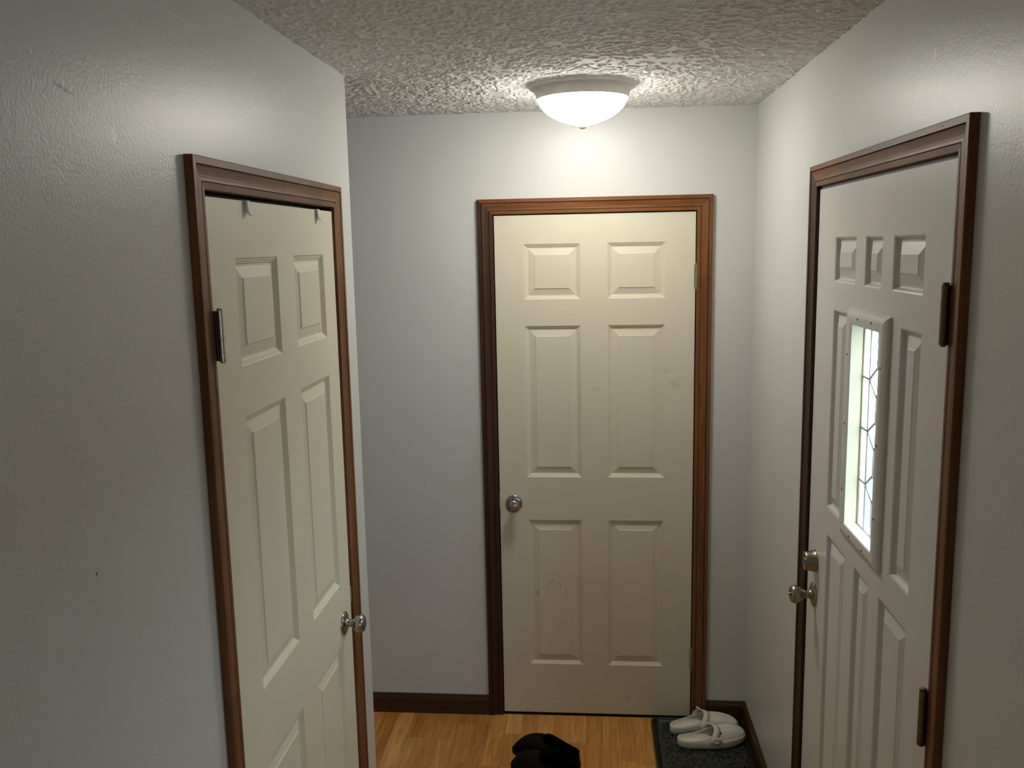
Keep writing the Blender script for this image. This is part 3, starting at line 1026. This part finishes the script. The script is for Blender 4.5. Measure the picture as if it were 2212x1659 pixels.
def clog(loc, rz, inner, label, tail=1):
    """open-heeled foam clog: sole with raised rim, dished footbed, domed toe, buckled instep strap"""
    L, heel, ball = 0.272, 0.0350, 0.0475
    r = empty('clog', loc, rz)
    tag(r, label, 'clog', 'pair of white clogs')
    out = [outline(t, L, heel, ball, inner) for t in TH]
    cx = L * 0.47

    def off(k, d, z):
        x_, y_ = out[k]
        dx, dy = x_ - cx, y_
        l = math.hypot(dx * 0.35, dy) + 1e-6
        return (x_ - d * dx * 0.35 / l, y_ - d * dy / l, z)

    def spring(k):                    # toe spring
        s = out[k][0] / L
        return 0.010 * max(0, s - 0.72) ** 2 / 0.0784
    sole = [[off(k, 0.006, 0.0 + spring(k)) for k in range(NT)], [off(k, 0.001, 0.004 + spring(k)) for k in range(NT)],
            [off(k, 0.0, 0.014 + spring(k)) for k in range(NT)], [off(k, 0.0005, 0.026) for k in range(NT)],
            [off(k, 0.002, 0.0315) for k in range(NT)], [off(k, 0.005, 0.0325) for k in range(NT)], [off(k, 0.0075, 0.0305) for k in range(NT)]]
    vs, fs = loft(sole, False, True)
    MB().add(vs, fs, True).build('sole', M_EVA, r)
    bed = [[off(k, 0.0070, 0.0308) for k in range(NT)], [off(k, 0.0095, 0.0240) for k in range(NT)], [off(k, 0.015, 0.0185) for k in range(NT)], [off(k, 0.026, 0.0165) for k in range(NT)]]
    vs, fs = loft(bed, True)
    MB().add(vs, fs, True).build('footbed', M_EVABED, r)
    # upper: from the sole rim up to the mouth of the shoe
    rim = []
    for k, t in enumerate(TH):
        c = math.cos(t)
        f = (1 + c) / 2
        xr = L * (0.018 + 0.505 * f ** 0.80)
        yy = (heel - 0.004 + 0.002 * f) * (max(0, 1 - abs(c) ** 3.0) ** (1 / 3.0)) * (1 if math.sin(t) >= 0 else -1)
        yy += inner * 0.016 * 4 * (xr / L - 0.45) ** 2
        f2 = max(0.0, (f - 0.18) / 0.82)
        zr = 0.0325 + 0.031 * (f2 ** 1.9)
        rim.append((xr, yy, zr))
    ups = []
    for q in range(9):
        f = q / 8
        ring = []
        for k in range(NT):
            b_ = off(k, 0.0012, 0.026)
            m_ = rim[k]
            zf = 1 - (1 - f) ** 2.1
            ring.append((b_[0] + (m_[0] - b_[0]) * f ** 1.25, b_[1] + (m_[1] - b_[1]) * f ** 1.35, 0.022 + spring(k) * (1 - f) + (m_[2] - 0.022) * zf))
        ups.append(ring)
    vs, fs = loft(ups)
    u = MB().add(vs, fs, True).build('upper', M_EVA, r)
    md = u.modifiers.new('thickness', 'SOLIDIFY')
    md.thickness = 0.0036
    md.offset = -1
    # strap over the instep
    st_v, st_f = [], []
    m = 18
    for q in range(m + 1):
        a = math.radians(4 + 172 * q / m)
        y_ = 0.0500 * math.cos(a)
        z_ = 0.024 + 0.0435 * math.sin(a) ** 0.85
        for dxs in (-0.0125, 0.0125):
            st_v.append((L * 0.50 + dxs - 0.018 * (math.cos(a) ** 2) + 0.012 * math.sin(a), y_, z_ - dxs * 0.35))
    for q in range(m):
        st_f.append((2 * q, 2 * q + 1, 2 * q + 3, 2 * q + 2))
    s = MB().add(st_v, st_f, True).build('strap', M_EVA, r)
    md = s.modifiers.new('thickness', 'SOLIDIFY')
    md.thickness = 0.0042
    md.offset = 0.6
    # strap tail standing up at the far side of the instep
    MB().tube([(L * 0.52, tail * 0.020, 0.062), (L * 0.475, tail * 0.024, 0.071), (L * 0.43, tail * 0.026, 0.079)], 0.0062, 10, True, 0.45).build('strap_tail', M_EVA, s)
    # buckle low on the outer side
    by = -0.0480
    bk = MB()
    for dz_ in (0.034, 0.049):
        bk.tube([(L * 0.445, by - 0.002 + (dz_ - 0.034) * 0.35, dz_), (L * 0.545, by - 0.002 + (dz_ - 0.034) * 0.35, dz_ - 0.003)], 0.0042, 10)
    for dx_ in (0.445, 0.545):
        bk.tube([(L * dx_, by - 0.002, 0.034), (L * dx_, by + 0.0036, 0.049)], 0.0042, 10)
    bk.tube([(L * 0.495, by - 0.003, 0.030), (L * 0.495, by + 0.004, 0.051)], 0.0030, 8)
    bk.box((L * 0.452, by - 0.0035, 0.036), (L * 0.540, by + 0.004, 0.047), 0.002)
    bk.build('buckle', M_EVA, s)
    # vent hole ahead of the strap
    MB().lathe([(0.0050, -0.002), (0.0050, 0.0006), (0.002, 0.0007)], 16).build('vent_hole', M_DARK, r)
    vh = r.children[-1]
    vh.location = (L * 0.585, -0.0250, 0.0560)
    vh.rotation_euler = (math.radians(38), math.radians(18), 0)
    return r


TRZ = 0.0072
clog((0.668, -0.110, TRZ), math.atan2(0.052, 0.275), -1, 'white foam clog next to the back wall baseboard, its strap end sticking up')
clog((0.694, -0.224, TRZ), math.atan2(0.062, 0.270), 1, 'white foam clog lying in front of the other, buckle facing the hall')


def slip_on(loc, rz, inner, label):
    """dark suede slip-on with a closed heel and black lining"""
    L, heel, ball = 0.278, 0.041, 0.0555
    r = empty('slip_on_shoe', loc, rz)
    tag(r, label, 'shoe', 'pair of dark slip-on shoes')
    out = [outline(t, L, heel, ball, inner, 2.9) for t in TH]
    cx = L * 0.47

    def off(k, d, z):
        x_, y_ = out[k]
        dx, dy = x_ - cx, y_
        l = math.hypot(dx * 0.35, dy) + 1e-6
        return (x_ - d * dx * 0.35 / l, y_ - d * dy / l, z)
    sole = [[off(k, 0.004, 0.0) for k in range(NT)], [off(k, -0.001, 0.003) for k in range(NT)], [off(k, -0.0015, 0.016) for k in range(NT)], [off(k, 0.004, 0.020) for k in range(NT)]]
    vs, fs = loft(sole, True, True)
    MB().add(vs, fs, True).build('sole', M_SOLE, r)
    rim = []
    for k, t in enumerate(TH):
        c = math.cos(t)
        f = (1 + c) / 2
        xr = L * (0.030 + 0.52 * f)
        yy = (heel - 0.008) * (max(0, 1 - abs(c) ** 2.6) ** (1 / 2.6)) * (1 if math.sin(t) >= 0 else -1) + inner * 0.016 * 4 * (xr / L - 0.45) ** 2
        rim.append((xr, yy, 0.056 - 0.010 * math.sin(math.pi * f) + 0.024 * f ** 1.6))
    ups = []
    for q in range(10):
        f = q / 9
        ring = []
        for k in range(NT):
            b_ = off(k, 0.001, 0.016)
            m_ = rim[k]
            zf = 1 - (1 - f) ** 2.3
            ring.append((b_[0] + (m_[0] - b_[0]) * f ** 1.2, b_[1] + (m_[1] - b_[1]) * f ** 1.5, 0.016 + (m_[2] - 0.016) * zf))
        ups.append(ring)
    vs, fs = loft(ups)
    u = MB().add(vs, fs, True).build('upper', M_SUEDE, r)
    md = u.modifiers.new('thickness', 'SOLIDIFY')
    md.thickness = 0.004
    md.offset = -1
    MB().tube([(p[0], p[1], p[2] + 0.001) for p in rim], 0.0046, 10, True, 0.9, closed=True).build('collar', M_FLEECE, r)
    bed = [[(p[0] * 0.96 + 0.004, p[1] * 0.93, 0.024) for p in rim], [(p[0] * 0.8 + 0.02, p[1] * 0.6, 0.023) for p in rim]]
    vs, fs = loft(bed, True)
    MB().add(vs, fs, True).build('insole', M_FLEECE, r)
    return r


slip_on((0.322, -0.368, 0.0), math.radians(152), 1, 'dark brown slip-on shoe of the pair on the wood floor, nearer the cream door')
slip_on((0.318, -0.482, 0.0), math.radians(157), -1, 'dark brown slip-on shoe of the pair on the wood floor, farther from the cream door')

# ------------------------------------------------------------------ daylight portals (guide the sky light through the glass)
def portal(loc, rot, sx, sy):
    l = bpy.data.lights.new('daylight_portal', 'AREA')
    l.shape = 'RECTANGLE'
    l.size, l.size_y = sx, sy
    l.cycles.is_portal = True
    o = bpy.data.objects.new('daylight_portal', l)
    link(o)
    o.location = loc
    o.rotation_euler = rot


portal((XR + 0.06, -1.4065, 1.484), (0, math.radians(90), 0), 0.50, 0.23)
portal(((WX0 + WX1) / 2, Y_REAR - 0.11, (WZ0 + WZ1) / 2), (math.radians(90), 0, 0), WX1 - WX0, WZ1 - WZ0)
